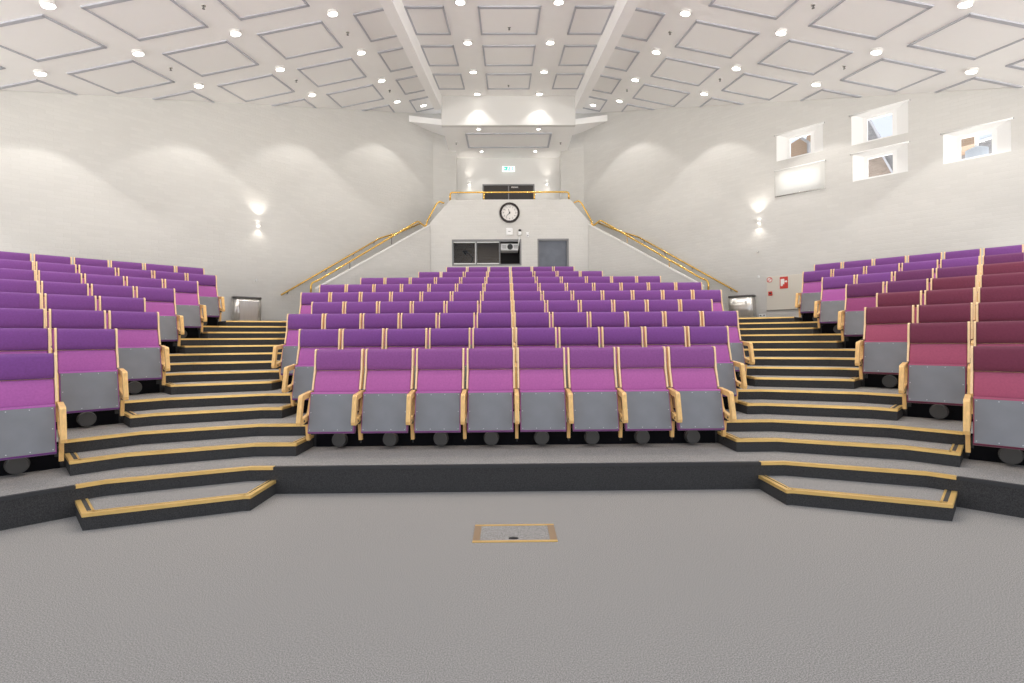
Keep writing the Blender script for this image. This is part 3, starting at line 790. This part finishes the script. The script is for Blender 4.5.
# steel bins on the landings
def bin_(sg, u, label, two):
    t = thing('waste_bin', label, 'bin', wall_pt(sg, u, RISE * 7.5, .22), wing_rot(sg), 'steel bins on the landings')
    h, hw, hd = .70, .335, .17
    def oval(z, k=1.0, n=28): return [(hw * k * math.copysign(abs(math.cos(a)) ** .55, math.cos(a)), hd * k * math.copysign(abs(math.sin(a)) ** .55, math.sin(a)), z) for a in [2 * math.pi * i / n for i in range(n)]]
    bm = B(); loft(bm, oval(.02), oval(h), smooth=True); obj('body', bm, M['steel'], t)
    bm = B(); loft(bm, oval(0, .97), oval(.02, .97)); obj('base', bm, M['blackp'], t)
    bm = B(); loft(bm, oval(h, 1.03), oval(h + .045, 1.03), smooth=True); obj('lid', bm, M['steeldark'], t)
    if two:
        bm = B()
        for x in (-.16, .16): cyl(bm, (x, -hd - .001, .55), (x, -hd - .004, .55), .035, 18)
        obj('badge', bm, M['signwhite'], t)
    else:
        bm = B(); loft(bm, [(-.235, -hd - .001, .06), (.235, -hd - .001, .06), (.235, -hd - .001, .64), (-.235, -hd - .001, .64)], [(-.22, -hd - .012, .075), (.22, -hd - .012, .075), (.22, -hd - .012, .625), (-.22, -hd - .012, .625)])
        obj('front_panel', bm, M['steel'], t)
bin_(-1, -4.48, 'brushed steel waste bin with crinkled front on the landing by the windowless wall', False)
bin_(1, -5.24, 'brushed steel waste bin with two round badges on the landing by the window wall', True)

# ------------------------------------------------------------------ handrails
for sg in (-1, 1):
    wn = SWAP[sg]
    t = thing('wall_handrail', f'long brass handrail on brackets along the {wn} wall stairs', 'handrail')
    P = [wall_pt(sg, u, z, .09) for u, z in ((-14.38 / 1, 2.73),)] if False else [(sg * 6.34, 13.99, 2.70), (sg * 4.14, 16.19, 4.71), (sg * 3.66, 16.67, 4.98), (sg * 3.05, 17.28, 5.42)]
    bm = B(); tube(bm, P, .024); obj('rail', bm, M['tube'], t)
    for f in (.06, .42, .70, .93):
        a, b = Vector(P[0]), Vector(P[1]); q = a + (b - a) * f; out = Vector((sg, 1, 0)).normalized()
        bm = B(); tube(bm, [q, q + Vector((0, 0, -.07)), q + Vector((0, 0, -.07)) + out * .09], .010, 8); cyl(bm, q + Vector((0, 0, -.07)) + out * .075, q + Vector((0, 0, -.07)) + out * .088, .03, 14)
        obj('bracket', bm, M['steeldark'], t)
    t = thing('stair_handrail', f'brass handrail on posts above the sloping stair wall on the {wn} side', 'handrail')
    P = [(sg * 5.18, 13.19, 2.62), (sg * 5.18, 13.19, 2.93), (sg * 5.03, 13.34, 3.03), (sg * 2.78, 15.59, 5.12), (sg * 2.66, 15.71, 5.02), (sg * 2.56, 15.81, 4.98)]
    P = [Vector(p) + Vector((sg, 1, 0)).normalized() * .06 for p in P]
    bm = B(); tube(bm, P, .026); obj('rail', bm, M['tube'], t)
    a, b = P[2], P[3]
    for f in (.28, .70):
        q = a + (b - a) * f; bm = B(); tube(bm, [q, q + Vector((sg * .09, -.09, -.17)) * 0 + Vector((0, 0, -.22))], .012, 8); obj('post', bm, M['steeldark'] if sg < 0 else M['tube'], t)
    t = thing('corner_handrail', f'short steep brass rail at the booth wall shoulder on the {wn} side', 'handrail')
    P = [(sg * 2.62, 15.86, 5.02), (sg * 2.58, 15.95, 5.22), (sg * 2.30, 15.98, 5.74), (sg * 2.20, 15.98, 5.82), (sg * 2.08, 15.98, 5.76)]
    bm = B(); tube(bm, P, .026); obj('rail', bm, M['tube'], t)
    bm = B(); cyl(bm, (sg * 2.08, 15.98, 5.77), (sg * 2.065, 15.98, 5.755), .034, 14); obj('end_flange', bm, M['tube'], t)
t = thing('gallery_rail', 'long brass safety rail along the top of the booth wall', 'handrail')
bm = B(); tube(bm, [(-1.87, 15.99, 5.84), (-1.87, 15.99, 6.10), (1.90, 15.99, 6.10), (1.90, 15.99, 5.84)], .028); obj('rail', bm, M['tube'], t)
for x in (-.80, .80):
    bm = B(); cyl(bm, (x, 15.99, 5.84), (x, 15.99, 6.10), .026, 14); obj('post', bm, M['tube'], t)

# ------------------------------------------------------------------ gallery doors, exit sign
d = tag(bpy.data.objects.new('door_1', None), kind='structure'); C.objects.link(d); d.location = (0, 18.75, Z_GAL)
hD = DZ1 - Z_GAL
bm = B(); grid_wall(bm, DX0, DX1, 0, hD, [(DX0 + .05, -.02, 0, hD - .05), (.02, DX1 - .05, 0, hD - .05)], -.015, .1); obj('door_frame', bm, M['greyframe'], d)
for x0, x1 in ((DX0 + .05, -.003), (.003, DX1 - .05)):
    bm = B(); box(bm, x0, x1, .03, .08, 0, hD - .05); lf = obj('door_leaf', bm, M['doordark'], d)
    hx = -.07 if x0 < 0 else .07
    bm = B(); box(bm, hx - .018, hx + .018, -.0, .03, 1.0, 1.22, 0, .005); tube(bm, [(hx, .0, 1.1), (hx, -.04, 1.1), (hx + (.11 if hx > 0 else -.11), -.04, 1.1)], .009, 8); obj('door_handle', bm, M['chrome'], lf)
bm = B(); box(bm, .10, .36, -.03, .03, hD - .15, hD - .09, 0, .006); cyl(bm, (.0, -.01, hD - .12), (.0, .03, hD - .12), .025, 14); obj('door_closer', bm, M['chrome'], d)
bm = B(); box(bm, -.55, -.35, .015, .03, .72, .82, 0); obj('door_plate', bm, M['chrome'], d)
t = thing('exit_sign', 'lit green and white exit pictogram sign above the gallery doors', 'sign', (0, 18.70, 7.76))
bm = B(); box(bm, -.27, .27, -.03, .04, -.11, .11, 0, .02); t.scale = (.85, 1, .8); obj('case', bm, M['exitwhite'], t)
bm = B(); box(bm, -.20, .20, -.036, -.031, -.085, .085); obj('panel', bm, M['exitgreen'], t)
bm = B()
def flat(pts): loft(bm, [(x, -.037, z) for x, z in pts], [(x, -.041, z) for x, z in pts])
flat([(.07, -.07), (.16, -.07), (.16, .07), (.07, .07)])                                   # doorway
flat([(-.005, .045), (.02, .045), (.03, .06), (.02, .075), (-.005, .075), (-.015, .06)])       # head of the running figure
flat([(-.05, .035), (.02, .035), (.01, -.01), (-.03, -.01)]); flat([(-.03, -.01), (0, -.01), (-.05, -.07), (-.08, -.07)]); flat([(0, -.01), (.02, 0), (.05, -.04), (.03, -.06)])
flat([(-.17, -.012), (-.11, -.012), (-.11, .012), (-.17, .012)]); flat([(-.18, 0), (-.145, .04), (-.145, -.04)])
obj('pictogram', bm, M['exitwhite'], t)

# ------------------------------------------------------------------ booth window, projector, door, fittings
w = tag(bpy.data.objects.new('window_6', None), kind='structure'); C.objects.link(w); w.location = (0, Y_BOOTH, 0)
x0, x1, z0, z1 = BW
bm = B(); grid_wall(bm, x0, x1, z0, z1, [(x0 + .05, -1.065, z0 + .05, z1 - .07), (-1.03, -.33, z0 + .05, z1 - .07), (-.30, x1 - .05, z0 + .05, z1 - .07)], -.012, .12); obj('window_frame', bm, M['greyframe'], w)
bm = B()
for a, b in ((x0 + .05, -1.065), (-1.03, -.33)): box(bm, a, b, .05, .058, z0 + .05, z1 - .07)
obj('window_glass', bm, M['glass'], w)
bm = B()
for a, b in ((x0 + .06, -1.065), (-1.03, -.33)): box(bm, a, b, .02, .07, z0 + .05, z0 + .085)
box(bm, x0 + .05, -.33, .03, .06, z1 - .10, z1 - .07); box(bm, -1.09, -1.065, .03, .07, z0 + .05, z1 - .07)
obj('window_sash', bm, M['white'], w)
t = thing('projector', 'white projector with a black lens behind the booth window', 'projector', (.0, 16.13, 4.38))
bm = B(); box(bm, -.285, .285, -.06, .42, -.11, .11, 0, .02); obj('body', bm, M['whiteplastic'], t)
bm = B(); cyl(bm, (0.02, -.055, 0), (.02, -.10, 0), .088, 24); cyl(bm, (.02, -.10, 0), (.02, -.13, 0), .07, 24); obj('lens', bm, M['blackp'], t)
for s in (-1, 1):
    bm = B()
    for q in range(4):
        xx = .02 + s * .18; box(bm, xx - .065, xx + .065, -.066, -.06, -.045 + q * .03, -.033 + q * .03)
    obj('vent_grille', bm, M['steeldark'], t)
bm = B(); cyl(bm, (0, .2, .11), (0, .2, .47), .025, 14); box(bm, -.1, .1, .1, .3, .455, .475); obj('ceiling_mount', bm, M['blackp'], t)
t = thing('control_desk', 'dark control desk just inside the booth window', 'desk', (-.75, 16.75, 2.45))
bm = B(); box(bm, -1.4, 1.3, -.3, .3, 1.33, 1.38); obj('desk_top', bm, M['doorblue'], t)
for x in (-1.3, 1.2):
    bm = B(); box(bm, x - .03, x + .03, -.28, .28, -.02, 1.33); obj('leg', bm, M['blackp'], t)
t = thing('desk_lamp', 'dark tilted desk lamp on the control desk in the booth', 'lamp', (-1.35, 16.7, 3.83))
bm = B(); cyl(bm, (0, 0, 0), (0, 0, .02), .09, 20); obj('base', bm, M['blackp'], t)
bm = B(); tube(bm, [(0, 0, .02), (.16, 0, .3), (-.08, 0, .52)], .014, 8); obj('arm', bm, M['blackp'], t)
bm = B(); cyl(bm, (-.06, 0, .54), (-.16, 0, .46), .04, 18, 0, .09); obj('shade', bm, M['blackp'], t)
bm = B(); box(bm, -.29, .45, 17.35, 17.4, 2.5, 4.85); struct('wall_booth_screen', bm, M['boothdark'])
d = tag(bpy.data.objects.new('door_2', None), kind='structure'); C.objects.link(d); d.location = (0, Y_BOOTH, 2.45)
x0, x1 = BD[0], BD[1]; hD = BD[3] - 2.45
bm = B(); grid_wall(bm, x0, x1, 0, hD, [(x0 + .045, x1 - .06, 0, hD - .06)], -.012, .15); obj('door_frame', bm, M['greyframe'], d)
bm = B(); box(bm, x0 + .045, x1 - .06, .07, .11, 0, hD - .06); lf = obj('door_leaf', bm, M['doorblue'], d)
bm = B(); tube(bm, [(x0 + .12, .07, 1.05), (x0 + .12, .02, 1.05), (x0 + .23, .02, 1.05)], .01, 8); obj('door_handle', bm, M['chrome'], lf)

# clock
t = thing('wall_clock', 'large round wall clock with dark rim above the booth window', 'clock', (.01, Y_BOOTH, 5.42))
def ring(bm, r0, r1, y0, y1, n=48, mi=0):
    for i in range(n):
        a0, a1 = 2 * math.pi * i / n, 2 * math.pi * (i + 1) / n
        q = [(r * math.cos(a), r * math.sin(a)) for r, a in ((r0, a0), (r1, a0), (r1, a1), (r0, a1))]
        A = [bm.verts.new((x, y0, z)) for x, z in q]; Bv = [bm.verts.new((x, y1, z)) for x, z in q]
        bm.faces.new(A[::-1]); bm.faces.new(Bv)
        bm.faces.new((A[1], A[2], Bv[2], Bv[1])); bm.faces.new((A[3], A[0], Bv[0], Bv[3]))
    bmesh.ops.remove_doubles(bm, verts=bm.verts[:], dist=1e-5)
bm = B(); ring(bm, .255, .318, 0, -.06); obj('rim', bm, M['clockrim'], t)
bm = B(); cyl(bm, (0, 0, 0), (0, -.02, 0), .27, 48); obj('face', bm, M['clockface'], t)
bm = B()
for m in range(60):
    a = 2 * math.pi * m / 60; r0 = .238 if m % 5 else .228; hw_ = .0022 if m % 5 else .005
    dx, dz = math.sin(a), math.cos(a); px, pz = dz, -dx
    q = [(dx * r0 + px * hw_, dz * r0 + pz * hw_), (dx * .25 + px * hw_, dz * .25 + pz * hw_), (dx * .25 - px * hw_, dz * .25 - pz * hw_), (dx * r0 - px * hw_, dz * r0 - pz * hw_)]
    loft(bm, [(x, -.02, z) for x, z in q], [(x, -.0225, z) for x, z in q])
obj('minute_marks', bm, M['blackp'], t)
def text_mesh(s, size):
    cu = bpy.data.curves.new('t', 'FONT'); cu.body = s; cu.size = size; cu.align_x = 'CENTER'; cu.align_y = 'CENTER'; cu.extrude = .001
    o = bpy.data.objects.new('t', cu); C.objects.link(o); bpy.context.view_layer.update()
    me = bpy.data.meshes.new_from_object(o.evaluated_get(bpy.context.evaluated_depsgraph_get())); bpy.data.objects.remove(o); bpy.data.curves.remove(cu)
    return me
bm = B()
for hh in range(1, 13):
    a = 2 * math.pi * hh / 12; me = text_mesh(str(hh), .068)
    me.transform(Matrix.Translation((math.sin(a) * .188, -.0225, math.cos(a) * .188)) @ Matrix.Rotation(math.pi / 2, 4, 'X'))
    bm.from_mesh(me); bpy.data.meshes.remove(me)
obj('numerals', bm, M['blackp'], t)
def hand(ang, ln, wd, nm, y):
    bm = B(); a = R(ang); dx, dz = math.sin(a), math.cos(a); px, pz = dz, -dx
    q = [(-dx * .04 + px * wd, -dz * .04 + pz * wd), (dx * ln + px * wd * .5, dz * ln + pz * wd * .5), (dx * ln - px * wd * .5, dz * ln - pz * wd * .5), (-dx * .04 - px * wd, -dz * .04 - pz * wd)]
    loft(bm, [(x, y, z) for x, z in q], [(x, y - .003, z) for x, z in q]); obj(nm, bm, M['blackp'], t)
hand(342, .125, .011, 'hour_hand', -.026); hand(222, .185, .008, 'minute_hand', -.030)
bm = B(); cyl(bm, (0, -.02, 0), (0, -.036, 0), .02, 18); obj('hub', bm, M['blackp'], t)
# access point, camera, sensor under the clock
t = thing('wall_mounted_router', 'white square wireless unit on the wall below the clock', 'access point', (.0, Y_BOOTH, 4.83))
bm = B(); box(bm, -.105, .105, -.045, 0, -.11, .11, 0, .02, 3); obj('case', bm, M['whiteplastic'], t)
bm = B(); box(bm, -.04, .04, -.048, -.045, -.008, .008); obj('badge', bm, M['greyframe'], t)
t = thing('security_camera', 'white wall camera with a black dome and cable above the projector', 'camera', (.325, Y_BOOTH, 4.80))
bm = B(); box(bm, -.05, .05, -.09, 0, -.10, .02, 0, .015, 3); obj('body', bm, M['whiteplastic'], t)
bm = B(); bmesh.ops.create_uvsphere(bm, u_segments=18, v_segments=12, radius=.045, matrix=Matrix.Translation((.005, -.05, .055)))
for f in bm.faces: f.smooth = True
obj('dome', bm, M['blackp'], t)
bm = B(); tube(bm, [(0, -.02, -.09), (-.02, -.02, -.24), (-.05, -.04, -.44)], .014, 8); obj('cable', bm, M['whiteplastic'], t)
t = thing('wall_mounted_sensor', 'small white angled motion sensor beside the wall camera', 'sensor', (.565, Y_BOOTH, 4.73))
bm = B(); loft(bm, [(-.03, 0, -.075), (.05, 0, -.075), (.05, 0, .075), (-.03, 0, .075)], [(0, -.05, -.085), (.045, -.05, -.085), (.015, -.05, .03), (-.03, -.05, .03)]); obj('case', bm, M['whiteplastic'], t)
bm = B(); box(bm, .0, .03, -.054, -.05, -.05, -.02); obj('lens', bm, M['greyframe'], t)

# ------------------------------------------------------------------ floor hatch on the stage
t = thing('floor_hatch', 'carpeted floor hatch with a brass frame set in the stage floor', 'hatch', (-.05, 3.665, 0))
bm = B(); hx, hy = .297, .165
for q in ((-hx, hx, -hy, -hy + .025), (-hx, hx, hy - .025, hy)): box(bm, *q, -.004, .006)
for q in ((-hx, -hx + .05, -hy + .025, hy - .025), (hx - .05, hx, -hy + .025, hy - .025)): box(bm, *q, -.004, .0055, 1)
obj('frame', bm, [M['brass'], mat('worn bronze', (.36, .25, .15), .5, metal=.4)], t)
bm = B(); box(bm, -hx + .05, hx - .05, -hy + .025, hy - .025, -.01, .003); obj('lid', bm, M['carpet'], t)
bm = B(); n = 20
A = [(.035 * math.cos(2 * math.pi * i / n) - .01, .02 * math.sin(2 * math.pi * i / n) - .10, .003) for i in range(n)]
loft(bm, A, [(x, y, .006) for x, y, z in A]); obj('finger_hole', bm, M['blackp'], t)

# ------------------------------------------------------------------ buildings outside the windows
def outside(poly, dist, thick, m, parent, nm):
    """outline given on the window wall as (u, z), pushed out along the sight line to its own distance and given depth"""
    bm = B(); A = []
    for u, z in poly:
        p = wall_pt(1, u, z); c = Vector(CAM); nrm = Vector((1, 1, 0)).normalized()
        s = ((PW + dist) - c.dot(nrm)) / (p - c).dot(nrm); A.append(c + (p - c) * s)
    Bq = [v + Vector((1, 1, 0)).normalized() * thick for v in A]
    loft(bm, A, Bq); return obj(nm, bm, m, parent)
t = thing('neighbour_house', 'brick house with sloping roofs seen through the wall windows', 'building', (17.0, 17.0, 0))
t.location = (0, 0, 0)
outside([(-3.95, 5.8), (-3.42, 5.8), (-3.42, 6.75), (-3.62, 6.75), (-3.72, 6.42), (-3.95, 6.45)], 6.0, 3.0, M['redbrick'], t, 'wall')
outside([(-4.2, 5.8), (-3.66, 5.8), (-3.66, 6.42), (-3.80, 6.58), (-4.2, 6.42)], 5.0, .3, M['redbrick'], t, 'wall')
outside([(-3.82, 6.62), (-3.64, 6.44), (-3.64, 5.9), (-3.68, 5.9), (-3.68, 6.40), (-3.86, 6.58)], 4.8, .3, M['roofgrey'], t, 'gutter')
outside([(-2.6, 5.9), (-2.07, 5.9), (-2.36, 6.62), (-2.6, 6.4)], 6.0, 2.0, M['roofgrey'], t, 'roof')
outside([(-2.10, 5.86), (-2.05, 5.86), (-2.33, 6.58), (-2.38, 6.58)], 5.8, .2, M['strip'], t, 'verge')
outside([(-2.6, 4.9), (-1.90, 4.9), (-1.90, 5.18), (-2.12, 5.64), (-2.6, 5.60)], 6.0, 2.0, M['roof'], t, 'roof')
outside([(-1.90, 5.1), (-1.86, 5.1), (-2.09, 5.66), (-2.13, 5.66)], 5.8, .2, M['strip'], t, 'verge')
outside([(-1.86, 4.9), (-1.6, 4.9), (-1.6, 5.75), (-2.09, 5.66)], 6.4, 2.0, M['roofgrey'], t, 'roof')
outside([(-.85, 5.48), (-.53, 5.5), (-.53, 5.8), (-.85, 5.8)], 6.0, 2.0, M['redbrick'], t, 'wall')
outside([(-.85, 5.0), (-.1, 5.0), (-.1, 5.62), (-.47, 5.55), (-.53, 5.50), (-.85, 5.44)], 7.0, 2.0, M['roofgrey'], t, 'wall')
t = thing('roof_duct', 'pale round ventilation duct outside the window far along the wall', 'duct')
c0 = Vector(CAM); nrm = Vector((1, 1, 0)).normalized()
def outp(u, z, dist):
    p = wall_pt(1, u, z); s = ((PW + dist) - c0.dot(nrm)) / (p - c0).dot(nrm); return c0 + (p - c0) * s
p = outp(-.49, 5.36, 4.0); bm = B(); cyl(bm, (p.x, p.y, p.z - 1.2), p, .235, 28); cyl(bm, p, (p.x, p.y, p.z + .06), .235, 28, 0, .12); obj('drum', bm, M['ductm'], t)
bm = B(); cyl(bm, (p.x, p.y, p.z + .05), (p.x, p.y, p.z + .8), .04, 16); obj('pipe', bm, M['white'], t)
a, b = outp(-.5, 5.53, 4.6), outp(-.15, 5.58, 4.6); bm = B(); tube(bm, [a, b], .05, 12); obj('pipe', bm, M['ductm'], t)

# ------------------------------------------------------------------ light
w = bpy.data.worlds.new('daylight'); bpy.context.scene.world = w; w.use_nodes = True
wt = w.node_tree; bg = wt.nodes['Background']; bg.inputs['Strength'].default_value = 1.0
tc = wt.nodes.new('ShaderNodeTexCoord'); sx = wt.nodes.new('ShaderNodeSeparateXYZ'); rp = wt.nodes.new('ShaderNodeValToRGB'); ma = wt.nodes.new('ShaderNodeMath'); ma.operation = 'MULTIPLY_ADD'
ma.inputs[1].default_value = .5; ma.inputs[2].default_value = .5
wt.links.new(tc.outputs['Generated'], sx.inputs[0]); wt.links.new(sx.outputs['Z'], ma.inputs[0]); wt.links.new(ma.outputs[0], rp.inputs[0]); wt.links.new(rp.outputs[0], bg.inputs['Color'])
rp.color_ramp.elements[0].position = .47; rp.color_ramp.elements[0].color = (4.3, 4.18, 4.0, 1)      # fill added below the horizon to brighten the ceiling
rp.color_ramp.elements[1].position = .53; rp.color_ramp.elements[1].color = (.90, .97, 1.10, 1)     # bright sky
sc = bpy.context.scene
sc.view_settings.view_transform = 'Standard'; sc.view_settings.look = 'None'; sc.view_settings.gamma = 1.0; sc.view_settings.use_curve_mapping = False
sc.view_settings.exposure = 0.0
sc.cycles.max_bounces = 8; sc.cycles.diffuse_bounces = 5; sc.cycles.transparent_max_bounces = 8; sc.cycles.sample_clamp_indirect = 6.0
